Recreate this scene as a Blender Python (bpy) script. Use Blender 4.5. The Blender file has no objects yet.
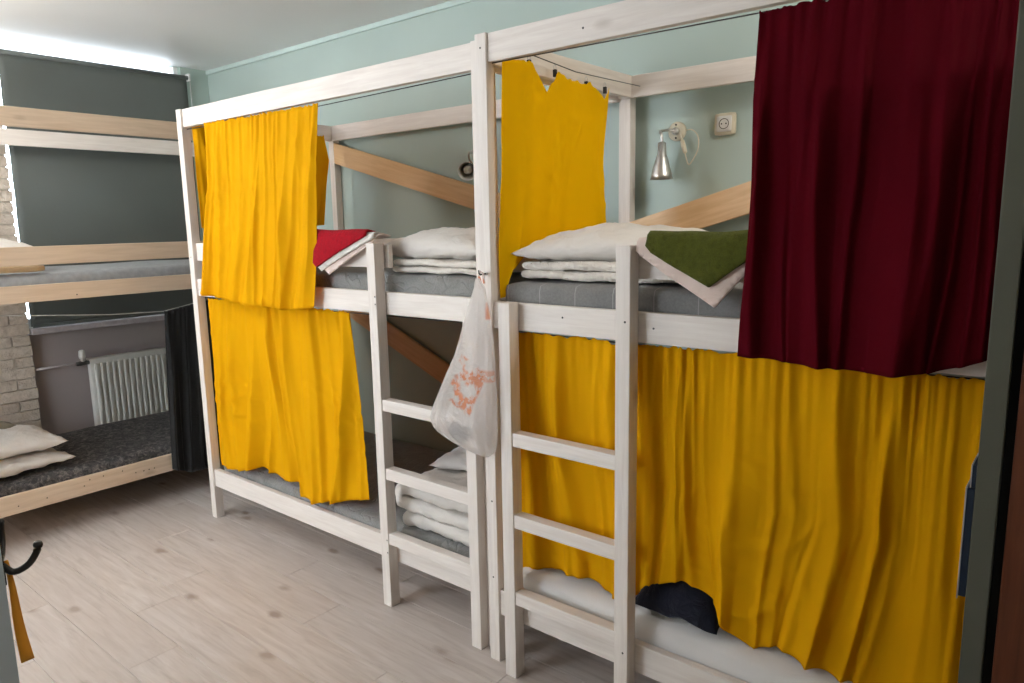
import bpy, bmesh, math, random
from mathutils import Vector, Matrix, noise
S = bpy.context.scene
COL = S.collection
R = math.radians
rnd = random.Random(7)

# ------------------------------------------------------------------ camera
cam_d = bpy.data.cameras.new('camera'); cam = bpy.data.objects.new('camera', cam_d); COL.objects.link(cam)
S.camera = cam
yaw, pit, rol = -0.686195, 0.16448, -0.019078
f_ = Vector((math.sin(yaw)*math.cos(pit), math.cos(yaw)*math.cos(pit), -math.sin(pit)))
r0 = Vector((math.cos(yaw), -math.sin(yaw), 0)); u0 = r0.cross(f_)
rv = math.cos(rol)*r0 + math.sin(rol)*u0; uv = -math.sin(rol)*r0 + math.cos(rol)*u0
cam.matrix_world = Matrix(((rv.x, uv.x, -f_.x, 0), (rv.y, uv.y, -f_.y, 0), (rv.z, uv.z, -f_.z, 1.6), (0, 0, 0, 1)))
cam_d.sensor_width = 36; cam_d.lens = 718.62*36/1024; cam_d.clip_start = 0.02
# ------------------------------------------------------------------ world and light
w = bpy.data.worlds.new('sky'); S.world = w; w.use_nodes = True
bg = w.node_tree.nodes['Background']; bg.inputs[0].default_value = (0.80, 0.90, 1.0, 1); bg.inputs[1].default_value = 11.0
S.view_settings.view_transform = 'Standard'; S.view_settings.look = 'None'; S.view_settings.gamma = 1
S.view_settings.use_curve_mapping = False
S.view_settings.exposure = 0.0
def area(name, loc, target, sx, sy, power, col):
    d = bpy.data.lights.new(name, 'AREA'); d.shape = 'RECTANGLE'; d.size = sx; d.size_y = sy; d.energy = power; d.color = col
    o = bpy.data.objects.new(name, d); COL.objects.link(o); o.location = loc
    o.rotation_euler = (Vector(target) - Vector(loc)).to_track_quat('-Z', 'Y').to_euler()
    return o
# added fill light at the invented front-wall window, behind the camera
area('added_fill', (-3.3, -1.47, 1.75), (-3.3, 2, 1.75), 1.55, 1.45, 23, (0.94, 0.98, 1.0))
PENDANT_GLOW, DOME_GLOW = 61.0, 88.0

# ------------------------------------------------------------------ helpers
WL = {}
def link(o, parent=None, loc=(0, 0, 0)):
    COL.objects.link(o); loc = Vector(loc); WL[o.name] = loc
    if parent is not None:
        o.parent = parent; o.location = loc - WL[parent.name]
    else:
        o.location = loc
    return o
def tag(o, label, cat, group=None):
    o['label'] = label; o['category'] = cat
    if group: o['group'] = group
    return o
def thing(name, label, cat, loc=(0, 0, 0), group=None):
    o = bpy.data.objects.new(name, None); o.empty_display_size = .1
    link(o, None, loc); return tag(o, label, cat, group)
def struct(o):
    o['kind'] = 'structure'; return o
def mesh_obj(name, verts, faces, m, parent=None, origin=None, smooth=True):
    if origin is None:
        n = len(verts)
        origin = Vector((sum(v[0] for v in verts)/n, sum(v[1] for v in verts)/n, sum(v[2] for v in verts)/n))
    origin = Vector(origin)
    me = bpy.data.meshes.new(name)
    me.from_pydata([tuple(Vector(v) - origin) for v in verts], [], faces); me.update()
    if smooth:
        for p in me.polygons: p.use_smooth = True
    if m: me.materials.append(m)
    return link(bpy.data.objects.new(name, me), parent, origin)
def bm_obj(name, bm, m, parent=None, loc=(0, 0, 0), smooth=False):
    bmesh.ops.recalc_face_normals(bm, faces=bm.faces)
    me = bpy.data.meshes.new(name); bm.to_mesh(me); bm.free()
    if smooth:
        for p in me.polygons: p.use_smooth = True
    if m: me.materials.append(m)
    return link(bpy.data.objects.new(name, me), parent, loc)
def box(name, x0, x1, y0, y1, z0, z1, m, parent=None, bev=0.003, rot=None):
    bm = bmesh.new(); bmesh.ops.create_cube(bm, size=1)
    for v in bm.verts: v.co = Vector((v.co.x*(x1-x0), v.co.y*(y1-y0), v.co.z*(z1-z0)))
    if bev: bmesh.ops.bevel(bm, geom=bm.edges[:], offset=bev, segments=2, affect='EDGES', profile=.6)
    if rot is not None: bmesh.ops.transform(bm, matrix=rot, verts=bm.verts)
    return bm_obj(name, bm, m, parent, ((x0+x1)/2, (y0+y1)/2, (z0+z1)/2))
def add_box(bm, x0, x1, y0, y1, z0, z1):
    r = bmesh.ops.create_cube(bm, size=1)
    for v in r['verts']: v.co = Vector(((x0+x1)/2 + v.co.x*(x1-x0), (y0+y1)/2 + v.co.y*(y1-y0), (z0+z1)/2 + v.co.z*(z1-z0)))
def tube_geo(pts, rad, seg=10, closed=False):
    pts = [Vector(p) for p in pts]; n = len(pts); V = []; F = []
    if not hasattr(rad, '__len__'): rad = [rad]*n
    ref = Vector((0, 0, 1))
    for i, p in enumerate(pts):
        t = (pts[min(i+1, n-1)] - pts[max(i-1, 0)]).normalized()
        if abs(t.dot(ref)) > .95: ref = Vector((1, 0, 0))
        a = t.cross(ref).normalized(); b = t.cross(a).normalized(); ref = -b if False else ref
        for k in range(seg):
            q = 2*math.pi*k/seg
            V.append(p + (a*math.cos(q) + b*math.sin(q))*rad[i])
    for i in range(n-1):
        for k in range(seg):
            F.append((i*seg+k, i*seg+(k+1) % seg, (i+1)*seg+(k+1) % seg, (i+1)*seg+k))
    F.append(tuple(range(seg-1, -1, -1))); F.append(tuple((n-1)*seg+k for k in range(seg)))
    return V, F
def tube(name, pts, rad, m, parent=None, seg=10):
    V, F = tube_geo(pts, rad, seg); return mesh_obj(name, V, F, m, parent)
def lathe(name, prof, base, axis, m, parent=None, seg=28):
    """prof: list of (distance along axis, radius)"""
    base = Vector(base); axis = Vector(axis).normalized()
    a = axis.orthogonal().normalized(); b = axis.cross(a); V = []; F = []
    for d, r in prof:
        for k in range(seg):
            q = 2*math.pi*k/seg; V.append(base + axis*d + (a*math.cos(q)+b*math.sin(q))*r)
    for i in range(len(prof)-1):
        for k in range(seg):
            F.append((i*seg+k, i*seg+(k+1) % seg, (i+1)*seg+(k+1) % seg, (i+1)*seg+k))
    return mesh_obj(name, V, F, m, parent)
def spline(pts, n):
    """catmull-rom through 3-D points"""
    P = [Vector(p) for p in pts]; P = [2*P[0]-P[1]] + P + [2*P[-1]-P[-2]]; out = []
    segs = len(P)-3
    for i in range(n):
        t = i/(n-1)*segs; k = min(int(t), segs-1); t -= k
        a, b, c, d = P[k:k+4]
        out.append(.5*((2*b) + (c-a)*t + (2*a-5*b+4*c-d)*t*t + (3*b-a-3*c+d)*t**3))
    return out
def nz(x, y, z=0.): return noise.noise(Vector((x, y, z)))
def rbox_geo(cx, cy, cz, sx, sy, sz, r, nx, ny, nzz, fn=None):
    """rounded box with gridded faces"""
    bm = bmesh.new(); vmap = {}
    def vert(i, j, k):
        key = (i, j, k)
        if key in vmap: return vmap[key]
        p = Vector(((i/nx-.5)*sx, (j/ny-.5)*sy, (k/nzz-.5)*sz))
        q = Vector((max(-sx/2+r, min(sx/2-r, p.x)), max(-sy/2+r, min(sy/2-r, p.y)), max(-sz/2+r, min(sz/2-r, p.z))))
        d = p-q
        if d.length > 1e-9: p = q + d.normalized()*min(r, d.length if sum(abs(c) > 1e-9 for c in d) == 1 else r)
        if fn: p = fn(p)
        vmap[key] = bm.verts.new(p); return vmap[key]
    for i in range(nx):
        for j in range(ny):
            for k in (0, nzz):
                bm.faces.new((vert(i, j, k), vert(i+1, j, k), vert(i+1, j+1, k), vert(i, j+1, k)))
    for i in range(nx):
        for k in range(nzz):
            for j in (0, ny):
                bm.faces.new((vert(i, j, k), vert(i+1, j, k), vert(i+1, j, k+1), vert(i, j, k+1)))
    for j in range(ny):
        for k in range(nzz):
            for i in (0, nx):
                bm.faces.new((vert(i, j, k), vert(i, j+1, k), vert(i, j+1, k+1), vert(i, j, k+1)))
    return bm
def rbox(name, x0, x1, y0, y1, z0, z1, r, m, parent=None, res=.04, fn=None):
    sx, sy, sz = x1-x0, y1-y0, z1-z0
    n = lambda s: max(4, int(s/res))
    bm = rbox_geo(0, 0, 0, sx, sy, sz, r, n(sx), n(sy), max(5, int(sz/(res*.6))), fn)
    return bm_obj(name, bm, m, parent, ((x0+x1)/2, (y0+y1)/2, (z0+z1)/2), True)
def solid(o, t, off=0):
    md = o.modifiers.new('thickness', 'SOLIDIFY'); md.thickness = t; md.offset = off; return o
def subsurf(o, n=1):
    md = o.modifiers.new('smooth', 'SUBSURF'); md.levels = n; md.render_levels = n; return o

# ------------------------------------------------------------------ materials
class NT:
    def __init__(s, name):
        s.m = bpy.data.materials.new(name); s.m.use_nodes = True; s.t = s.m.node_tree; s.n = s.t.nodes; s.l = s.t.links
        s.b = s.n['Principled BSDF']; s.out = s.n['Material Output']
    def new(s, k, **kw):
        o = s.n.new(k)
        for a, v in kw.items():
            if hasattr(o, a) and a not in ('Scale',): setattr(o, a, v)
            else: o.inputs[a.replace('_', ' ')].default_value = v
        return o
    def ln(s, a, b): s.l.new(a, b)
    def coord(s, scale=(1, 1, 1), rnd_off=False):
        tc = s.new('ShaderNodeTexCoord'); mp = s.new('ShaderNodeMapping'); mp.inputs['Scale'].default_value = scale
        s.ln(tc.outputs['Object'], mp.inputs['Vector'])
        if rnd_off:
            oi = s.new('ShaderNodeObjectInfo'); ml = s.new('ShaderNodeVectorMath', operation='SCALE')
            ml.inputs[0].default_value = (17, 11, 23); s.ln(oi.outputs['Random'], ml.inputs['Scale']); s.ln(ml.outputs[0], mp.inputs['Location'])
        return mp.outputs[0]
    def noise(s, vec, scale, detail=4, rough=.5, dist=0):
        o = s.new('ShaderNodeTexNoise'); o.inputs['Scale'].default_value = scale; o.inputs['Detail'].default_value = detail
        o.inputs['Roughness'].default_value = rough; o.inputs['Distortion'].default_value = dist
        s.ln(vec, o.inputs['Vector']); return o.outputs['Fac']
    def ramp(s, fac, stops):
        o = s.new('ShaderNodeValToRGB'); e = o.color_ramp.elements
        while len(e) < len(stops): e.new(.5)
        for el, (p, c) in zip(e, stops):
            el.position = p; el.color = (*c, 1) if len(c) == 3 else c
        s.ln(fac, o.inputs['Fac']); return o.outputs['Color']
    def mix(s, a, b, fac, mode='MIX'):
        o = s.new('ShaderNodeMix', data_type='RGBA', blend_type=mode)
        for v, i in ((fac, 0), (a, 6), (b, 7)):
            if isinstance(v, (int, float)): o.inputs[i].default_value = v
            elif isinstance(v, tuple): o.inputs[i].default_value = (*v, 1) if len(v) == 3 else v
            else: s.ln(v, o.inputs[i])
        return o.outputs[2]
    def math(s, op, a, b=0., c=None):
        o = s.new('ShaderNodeMath', operation=op)
        for i, v in enumerate((a, b) if c is None else (a, b, c)):
            if isinstance(v, (int, float)): o.inputs[i].default_value = v
            else: s.ln(v, o.inputs[i])
        return o.outputs[0]
    def bump(s, h, strength, dist=.01, prev=None):
        o = s.new('ShaderNodeBump'); o.inputs['Strength'].default_value = strength; o.inputs['Distance'].default_value = dist
        s.ln(h, o.inputs['Height'])
        if prev: s.ln(prev, o.inputs['Normal'])
        return o.outputs['Normal']
    def fin(s, col=None, rough=.6, normal=None, **kw):
        if col is not None:
            if isinstance(col, tuple): s.b.inputs['Base Color'].default_value = (*col, 1)
            else: s.ln(col, s.b.inputs['Base Color'])
        if isinstance(rough, (int, float)): s.b.inputs['Roughness'].default_value = rough
        else: s.ln(rough, s.b.inputs['Roughness'])
        if normal: s.ln(normal, s.b.inputs['Normal'])
        for k, v in kw.items(): s.b.inputs[k.replace('_', ' ')].default_value = v
        return s.m
def plain(name, col, rough=.5, metal=0., nscale=30, var=.12, bump=.05):
    t = NT(name); v = t.coord(rnd_off=True); n = t.noise(v, nscale)
    c = t.ramp(n, [(.3, tuple(x*(1-var) for x in col)), (.7, tuple(min(1, x*(1+var)) for x in col))])
    return t.fin(c, rough, t.bump(n, bump), Metallic=metal)
def wood(name, ca, cb, axis, knot=(.30, .17, .08), knot_amt=.7, rough=.55):
    t = NT(name); sc = [1, 1, 1]; sc[axis] = .07
    v = t.coord(tuple(sc), True); g = t.noise(v, 55, 5, .6, .4)
    c = t.ramp(g, [(.32, ca), (.68, cb)])
    sk = [1, 1, 1]; sk[axis] = .45
    v2 = t.coord(tuple(sk), True)
    vo = t.new('ShaderNodeTexVoronoi'); vo.inputs['Scale'].default_value = 5.0; t.ln(v2, vo.inputs['Vector'])
    k = t.ramp(vo.outputs['Distance'], [(.03, (1, 1, 1)), (.10, (0, 0, 0))])
    bl = t.noise(v2, 3, 3); bl = t.ramp(bl, [(.35, (0, 0, 0)), (.75, (1, 1, 1))])
    c = t.mix(c, cb, t.math('MULTIPLY', bl, .45))
    c = t.mix(c, knot, t.math('MULTIPLY', k, knot_amt))
    return t.fin(c, rough, t.bump(g, .12, .004))
WH = [wood('whitewashed_wood_'+'xyz'[a], (.68, .605, .55), (.81, .745, .69), a, (.46, .38, .32), .6) for a in range(3)]
RW = [wood('pale_raw_wood_'+'xyz'[a], (.62, .47, .33), (.74, .585, .44), a, (.30, .18, .10), .5) for a in range(3)]
PINE = wood('orange_pine', (.66, .40, .20), (.80, .54, .30), 0, (.16, .07, .03), .95, .45)
def fabric(name, col, rough=.85, trans=.0, weave=900, crink=7, cstr=.25, var=.10, tcol=None, sheen=.2, big=2.5, spec=.25):
    t = NT(name); v = t.coord()
    n1 = t.noise(v, crink, 5, .55, 1.2); n2 = t.noise(v, weave, 2); n3 = t.noise(v, big, 2)
    c = t.ramp(n3, [(.3, tuple(x*(1-var) for x in col)), (.7, tuple(min(1, x*(1+var)) for x in col))])
    nm = t.bump(n2, .10, .001, t.bump(n1, cstr, .02))
    t.fin(c, rough, nm, Sheen_Weight=sheen)
    t.b.inputs['Specular IOR Level'].default_value = spec
    if trans:
        tr = t.new('ShaderNodeBsdfTranslucent'); tr.inputs[0].default_value = (*(tcol or col), 1); t.ln(nm, tr.inputs['Normal'])
        mx = t.new('ShaderNodeMixShader'); mx.inputs[0].default_value = trans
        t.ln(t.b.outputs[0], mx.inputs[1]); t.ln(tr.outputs[0], mx.inputs[2]); t.ln(mx.outputs[0], t.out.inputs[0])
    return t.m
YEL = fabric('yellow_cotton', (.87, .45, .003), .8, .30, cstr=.12, tcol=(.93, .43, .002), var=.03, sheen=0, spec=.06)
YEL_LIT = fabric('lit_yellow_cotton', (.95, .61, .003), .8, .50, cstr=.12, tcol=(.98, .68, .003), var=.03, sheen=0, spec=.06)  # same curtain cotton, with the side light put into a brighter colour
MAR = fabric('maroon_cotton', (.088, .002, .007), .9, .08, cstr=.12, var=.08, sheen=0, spec=.05)
BLK = fabric('black_cotton', (.012, .012, .012), .9, 0, cstr=.3)
NAVY = fabric('navy_cotton', (.008, .010, .022), .9, 0, crink=18, cstr=.6)
WHT = fabric('white_cotton', (.74, .69, .64), .85, .08, crink=14, cstr=.45, var=.03)
QUILT = fabric('crinkled_cream_cotton', (.76, .70, .63), .9, .0, crink=45, cstr=.7, var=.05)
SHEET = fabric('white_sheet', (.72, .69, .67), .85, 0, crink=9, cstr=.25, var=.03)
PINKW = fabric('pinkish_white_cotton', (.70, .56, .50), .85, 0, crink=20, cstr=.3, var=.06)
BEIGE = fabric('beige_cotton', (.55, .40, .24), .85, 0, var=.06)
def terry(name, col):
    t = NT(name); v = t.coord(); n = t.noise(v, 420, 3, .7); n2 = t.noise(v, 60, 3)
    c = t.ramp(t.mix(n, n2, .4), [(.30, tuple(x*.55 for x in col)), (.70, tuple(min(1, x*1.35) for x in col))])
    return t.fin(c, .95, t.bump(n, .9, .004, t.bump(n2, .3, .01)), Sheen_Weight=.08, Specular_IOR_Level=.05)
RED = terry('red_terry', (.42, .006, .018)); GRN = terry('green_terry', (.092, .102, .016))
def mattress_mat(name, col, line, quilt=7., dark=.7):
    t = NT(name); v = t.coord()
    vo = t.new('ShaderNodeTexVoronoi', feature='DISTANCE_TO_EDGE'); vo.inputs['Scale'].default_value = quilt
    dv = t.new('ShaderNodeVectorMath', operation='ADD'); nn = t.new('ShaderNodeTexNoise'); nn.inputs['Scale'].default_value = 3
    t.ln(v, nn.inputs['Vector']); t.ln(v, dv.inputs[0]); t.ln(nn.outputs['Color'], dv.inputs[1]); t.ln(dv.outputs[0], vo.inputs['Vector'])
    e = t.ramp(vo.outputs['Distance'], [(0, (0, 0, 0)), (.06, (1, 1, 1))])
    n = t.noise(v, 160, 4, .7); n2 = t.noise(v, 14, 4)
    c = t.ramp(t.mix(n, n2, .45), [(.35, tuple(x*dark for x in col)), (.65, tuple(x*1.25 for x in col))])
    c = t.mix(line, c, e)
    return t.fin(c, .8, t.bump(n2, .3, .02, t.bump(e, .35, .01)), Sheen_Weight=.2)
MGREY = mattress_mat('quilted_grey_ticking', (.235, .23, .22), (.222, .217, .208), 9.)
t = NT('seamed_grey_ticking'); v = t.coord(); n = t.noise(v, 160, 4, .7); n2 = t.noise(v, 12, 4); sx = t.new('ShaderNodeSeparateXYZ'); t.ln(v, sx.inputs[0])
fr = t.math('FRACT', t.math('MULTIPLY', sx.outputs[0], 7.2)); seam = t.math('LESS_THAN', fr, .022)
MSTRIPE = t.fin(t.mix(t.ramp(t.mix(n, n2, .45), [(.35, (.155, .15, .148)), (.65, (.235, .23, .225))]), (.34, .33, .32), seam), .85, t.bump(n2, .3, .02))
t = NT('mottled_charcoal_ticking'); v = t.coord(); n = t.noise(v, 34, 5, .75, .8)
MDARK = t.fin(t.ramp(n, [(.40, (.035, .033, .036)), (.52, (.085, .080, .080)), (.62, (.20, .18, .17))]), .85, t.bump(n, .5, .01))
# walls
def paint(name, col, rough=.55, var=.05, bump=.12):
    t = NT(name); v = t.coord(); n = t.noise(v, 1.3, 3); n2 = t.noise(v, 170, 3)
    c = t.ramp(n, [(.3, tuple(x*(1-var) for x in col)), (.7, tuple(x*(1+var) for x in col))])
    return t.fin(c, rough, t.bump(n2, bump, .002))
TEAL = paint('teal_grey_paint', (.43, .525, .485)); MAUVE = paint('mauve_grey_paint', (.36, .31, .30)); CEIL = paint('white_ceiling_paint', (.84, .84, .83), .5, .02, .03)
PLASTER = paint('off_white_paint', (.78, .76, .72)); TEALL = paint('pale_teal_paint', (.54, .65, .615))
def floor_mat():
    t = NT('bleached_oak_laminate'); v = t.coord((.09, 1, 1), True); g = t.noise(v, 42, 6, .6, .6)
    c = t.ramp(g, [(.30, (.43, .37, .335)), (.5, (.56, .50, .465)), (.72, (.66, .61, .58))])
    v2 = t.coord((.5, 1, 1), True); vo = t.new('ShaderNodeTexVoronoi', voronoi_dimensions='2D'); vo.inputs['Scale'].default_value = 2.6; t.ln(v2, vo.inputs['Vector'])
    nn = t.noise(v2, 25, 3); d = t.math('ADD', vo.outputs['Distance'], t.math('MULTIPLY', t.math('SUBTRACT', nn, .5), .10))
    k = t.ramp(d, [(.018, (1, 1, 1)), (.07, (0, 0, 0))])
    c = t.mix(c, (.24, .165, .12), t.math('MULTIPLY', k, .95))
    b2 = t.ramp(t.noise(v2, 2.2, 3), [(.35, (0, 0, 0)), (.7, (1, 1, 1))])
    c = t.mix(c, (.50, .41, .355), t.math('MULTIPLY', b2, .45))
    oi = t.new('ShaderNodeObjectInfo'); c = t.mix(c, (.47, .405, .37), t.math('MULTIPLY', oi.outputs['Random'], .35))
    return t.fin(c, .42, t.bump(g, .08, .002))
FLOOR = floor_mat(); JOINT = plain('dark_joint', (.20, .16, .14), .8)
def brick_mat():
    t = NT('painted_rough_brick'); v = t.coord(rnd_off=True); n = t.noise(v, 26, 5, .7); oi = t.new('ShaderNodeObjectInfo')
    c = t.ramp(n, [(.3, (.52, .44, .36)), (.7, (.76, .67, .58))]); c = t.mix(c, (.46, .39, .33), t.math('MULTIPLY', oi.outputs['Random'], .5))
    return t.fin(c, .85, t.bump(n, .7, .015))
BRICK = brick_mat(); MORTAR = plain('grey_mortar', (.55, .48, .41), .95, nscale=60)
BLIND = fabric('dark_grey_blind_cloth', (.115, .127, .118), .8, 0, crink=2.5, cstr=.18, var=.12, big=1.2)
WMETAL = plain('white_enamel', (.68, .66, .61), .35, var=.02, bump=.0); PVC = plain('white_plastic', (.72, .71, .69), .35, var=.02, bump=0)
CREAM = plain('cream_plastic', (.66, .60, .47), .4, var=.05, bump=0); BROWNP = plain('dark_brown_plastic', (.05, .035, .02), .4)
STEEL = plain('brushed_steel', (.62, .61, .60), .33, 1.0, 60, .08, .02); DSTEEL = plain('dark_steel', (.09, .085, .08), .4, .9)
BLKMET = plain('black_enamel', (.012, .012, .012), .3); WIRE = plain('pale_wire', (.55, .55, .52), .4)
DARK = plain('gap_black', (.004, .004, .004), .9); GREYGR = paint('grey_green_laminate', (.115, .125, .10), .5)
def redwood():
    t = NT('red_brown_veneer'); v = t.coord((1, 1, .06), True); g = t.noise(v, 45, 5, .6, .5)
    return t.fin(t.ramp(g, [(.3, (.085, .020, .008)), (.7, (.20, .058, .022))]), .4, t.bump(g, .06, .002))
REDW = redwood(); BLUEGR = paint('blue_grey_laminate', (.52, .61, .67), .5); ORANGE = fabric('orange_webbing', (.85, .36, .03), .7, 0)
BLUEC = plain('blue_card', (.012, .032, .075), .5); WCARD = plain('white_card', (.55, .55, .55), .6)
def glass_mat():
    t = NT('window_glass'); tr = t.new('ShaderNodeBsdfTransparent'); gl = t.new('ShaderNodeBsdfGlossy'); gl.inputs['Roughness'].default_value = .02
    fr = t.new('ShaderNodeFresnel'); mx = t.new('ShaderNodeMixShader'); t.ln(fr.outputs[0], mx.inputs[0]); t.ln(tr.outputs[0], mx.inputs[1]); t.ln(gl.outputs[0], mx.inputs[2])
    t.ln(mx.outputs[0], t.out.inputs[0]); return t.m
GLASS = glass_mat()
def emis(name, col, s):
    t = NT(name); return t.fin(col, .5, None, Emission_Color=(*col, 1), Emission_Strength=s)

# ------------------------------------------------------------------ room shell
XW, YW, ZC, XR, YF = -5.24, 2.90, 2.74, 0.66, -1.45
struct(box('ceiling', XW-.3, XR+.2, YF-.2, YW+.2, ZC, ZC+.12, CEIL, bev=0))
struct(box('wall_back', XW-.3, XR+.2, YW, YW+.15, 0, ZC, TEAL, bev=0))
struct(box('wall_right', XR, XR+.15, YF, YW, 0, ZC, PLASTER, bev=0))
struct(box('trim_1', XW, XR, YW-.014, YW, ZC-.03, ZC, TEALL, bev=.006))
# floor of separate planks on a dark underlay
fl = struct(box('floor', XW-.3, XR+.2, YF-.2, YW+.2, -.12, -.012, JOINT, bev=0))
PW, PL = .193, 1.285
pbm = {}
row = 0; y = YF-.1
while y < YW:
    x = XW-.2-rnd.random()*PL
    while x < XR:
        x0, x1 = max(x, XW), min(x+PL, XR+.1)
        if x1-x0 > .05:
            L = round(x1-x0, 3)
            if L not in pbm:
                bm = bmesh.new(); add_box(bm, -L/2+.0006, L/2-.0006, -PW/2+.0006, PW/2-.0006, -.012, 0)
                bmesh.ops.bevel(bm, geom=[e for e in bm.edges if all(v.co.z > -.001 for v in e.verts)], offset=.0012, segments=1, affect='EDGES')
                me = bpy.data.meshes.new('plank'); bm.to_mesh(me); bm.free(); me.materials.append(FLOOR); pbm[L] = me
            link(bpy.data.objects.new('plank', pbm[L]), fl, ((x0+x1)/2, y+PW/2, 0))
        x += PL
    y += PW; row += 1
# window wall: opening, mauve apron below the sill, teal above
WY0, WY1, WZ0, WZ1 = 1.545, 2.69, .99, 2.7395
bm = bmesh.new()
for a in ((XW-.08, XW, YF, WY0, 0, ZC), (XW-.08, XW, WY1, YW, 0, ZC), (XW-.08, XW, WY0, WY1, WZ1, ZC)): add_box(bm, *a)
wl = struct(bm_obj('wall_left', bm, TEAL))
ap = box('wall_apron', XW-.08, XW, WY0, YW, 0, WZ0-.04, MAUVE, wl, bev=0)
struct(box('trim_2', XW-.012, XW+.012, WY1+.004, YW, WZ0-.04, ZC, TEAL, bev=0))
# brick pier left of the window
pier = box('mortar_bed', XW, XW+.040, .55, 1.535, 0, ZC, MORTAR, wl, bev=0)
bmx = []
for k in range(6):
    bm = bmesh.new(); bmesh.ops.create_cube(bm, size=1)
    for v in bm.verts: v.co = Vector((v.co.x*.03, v.co.y*.212, v.co.z*.062))
    bmesh.ops.subdivide_edges(bm, edges=bm.edges[:], cuts=1, use_grid_fill=True)
    for v in bm.verts:
        v.co += Vector((nz(v.co.y*30, v.co.z*40, k*7.)*.006, nz(v.co.y*30, v.co.z*40, k*7.+3)*.004, nz(v.co.y*30, v.co.z*40, k*7.+5)*.004))
    me = bpy.data.meshes.new('brick'); bmesh.ops.recalc_face_normals(bm, faces=bm.faces); bm.to_mesh(me); bm.free(); me.materials.append(BRICK); bmx.append(me)
hb = bmesh.new(); bmesh.ops.create_cube(hb, size=1)
for v in hb.verts: v.co = Vector((v.co.x*.03, v.co.y*.098, v.co.z*.057))
bmesh.ops.subdivide_edges(hb, edges=hb.edges[:], cuts=1, use_grid_fill=True)
for v in hb.verts: v.co += Vector((nz(v.co.y*30, v.co.z*40, 90.)*.006, nz(v.co.y*30, v.co.z*40, 93.)*.004, 0))
hbm = bpy.data.meshes.new('brick'); bmesh.ops.recalc_face_normals(hb, faces=hb.faces); hb.to_mesh(hbm); hb.free(); hbm.materials.append(BRICK)
z = .035; row = 0
while z < ZC-.03:
    yy = 1.542
    if row % 2:
        link(bpy.data.objects.new('brick', hbm), wl, (XW+.036+rnd.uniform(0, .008), yy-.049, z)); yy -= .110
    while yy > .65:
        link(bpy.data.objects.new('brick', rnd.choice(bmx)), wl, (XW+.036+rnd.uniform(-.002, .010), yy-.104+rnd.uniform(-.003, .003), z+rnd.uniform(-.002, .002)))
        yy -= .220
    z += .0685; row += 1
# window 1
wn = bpy.data.objects.new('window_1', None); link(wn, None, (XW-.12, 2.1, WZ0)); struct(wn)
bm = bmesh.new(); xx0, xx1 = XW-.075, XW-.02
for a in ((WY0, WY0+.010, WZ0, WZ1), (WY1-.03, WY1, WZ0, WZ1), (WY0, WY1, WZ0, WZ0+.06)): add_box(bm, xx0, xx1, a[0], a[1], a[2], a[3])
bm_obj('window_frame', bm, PVC, wn)
for a, b in ((WY0+.010, WY1-.03),): box('pane', XW-.05, XW-.044, a, b, WZ0+.06, WZ1-.008, GLASS, wn, bev=0)
box('window_sill', XW-.10, XW+.075, WY0+.005, YW-.05, WZ0-.035, WZ0, plain('mauve_white_sill', (.50, .45, .46), .5), wn, bev=.006)
# wall behind the camera; its window is added to bring in light
bm = bmesh.new(); ax0, ax1, az0, az1 = -4.15, -2.45, .95, 2.55; am = (ax0+ax1)/2
for a in ((XW, ax0, 0, ZC), (ax1, XR, 0, ZC), (ax0, ax1, 0, az0), (ax0, ax1, az1, ZC)): add_box(bm, a[0], a[1], YF-.10, YF, a[2], a[3])
struct(bm_obj('wall_front', bm, PLASTER))
w2 = bpy.data.objects.new('added_window', None); link(w2, None, (am, YF-.07, az0)); struct(w2)
bm = bmesh.new()
for a in ((ax0, ax0+.05, az0, az1), (ax1-.05, ax1, az0, az1), (ax0, ax1, az0, az0+.05), (ax0, ax1, az1-.05, az1), (am-.03, am+.03, az0, az1)): add_box(bm, a[0], a[1], YF-.09, YF-.04, a[2], a[3])
bm_obj('window_frame', bm, PVC, w2)
for a, b in ((ax0+.05, am-.03), (am+.03, ax1-.05)): box('pane', a, b, YF-.068, YF-.062, az0+.05, az1-.05, GLASS, w2, bev=0)
# two added lamps out of view, placed and tuned to brighten the room
pn = thing('added_pendant_lamp', 'added white globe pendant lamp, out of view near the window wall', 'lamp', (-4.25, .40, 2.42))
lathe('ceiling_rose', [(0, 0), (0, .05), (.02, .045), (.03, .01), (.03, 0)], (-4.25, .40, ZC-.001), (0, 0, -1), PVC, pn, 24)
tube('cord', [(-4.25, .40, ZC-.02), (-4.25, .40, 2.55)], .004, PVC, pn, 8)
lathe('globe', [(.15-.15*math.cos(math.pi*k/16), .15*math.sin(math.pi*k/16)) for k in range(17)], (-4.25, .40, 2.27), (0, 0, 1), emis('added_pendant_glow', (1.0, .97, .925), PENDANT_GLOW), pn, 28)
lathe('holder', [(0, .03), (.03, .03), (.05, .012), (.05, 0)], (-4.25, .40, 2.565), (0, 0, 1), STEEL, pn, 20)
dm = thing('added_ceiling_lamp', 'added opal dome lamp, out of view on the ceiling above the near bunk', 'lamp', (.2, 1.98, ZC))  # added dome, lights the end curtain and end rail of the near bunk
lathe('base', [(0, 0), (0, .15), (.02, .15), (.025, .12), (.025, 0)], (.2, 1.98, ZC-.001), (0, 0, -1), PVC, dm, 28)
lathe('dome', [(.02+.10*math.sin(math.pi/2*k/8), .135*math.cos(math.pi/2*k/8)) for k in range(9)], (.2, 1.98, ZC-.001), (0, 0, -1), emis('added_dome_glow', (1.0, .93, .83), DOME_GLOW), dm, 28)

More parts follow.
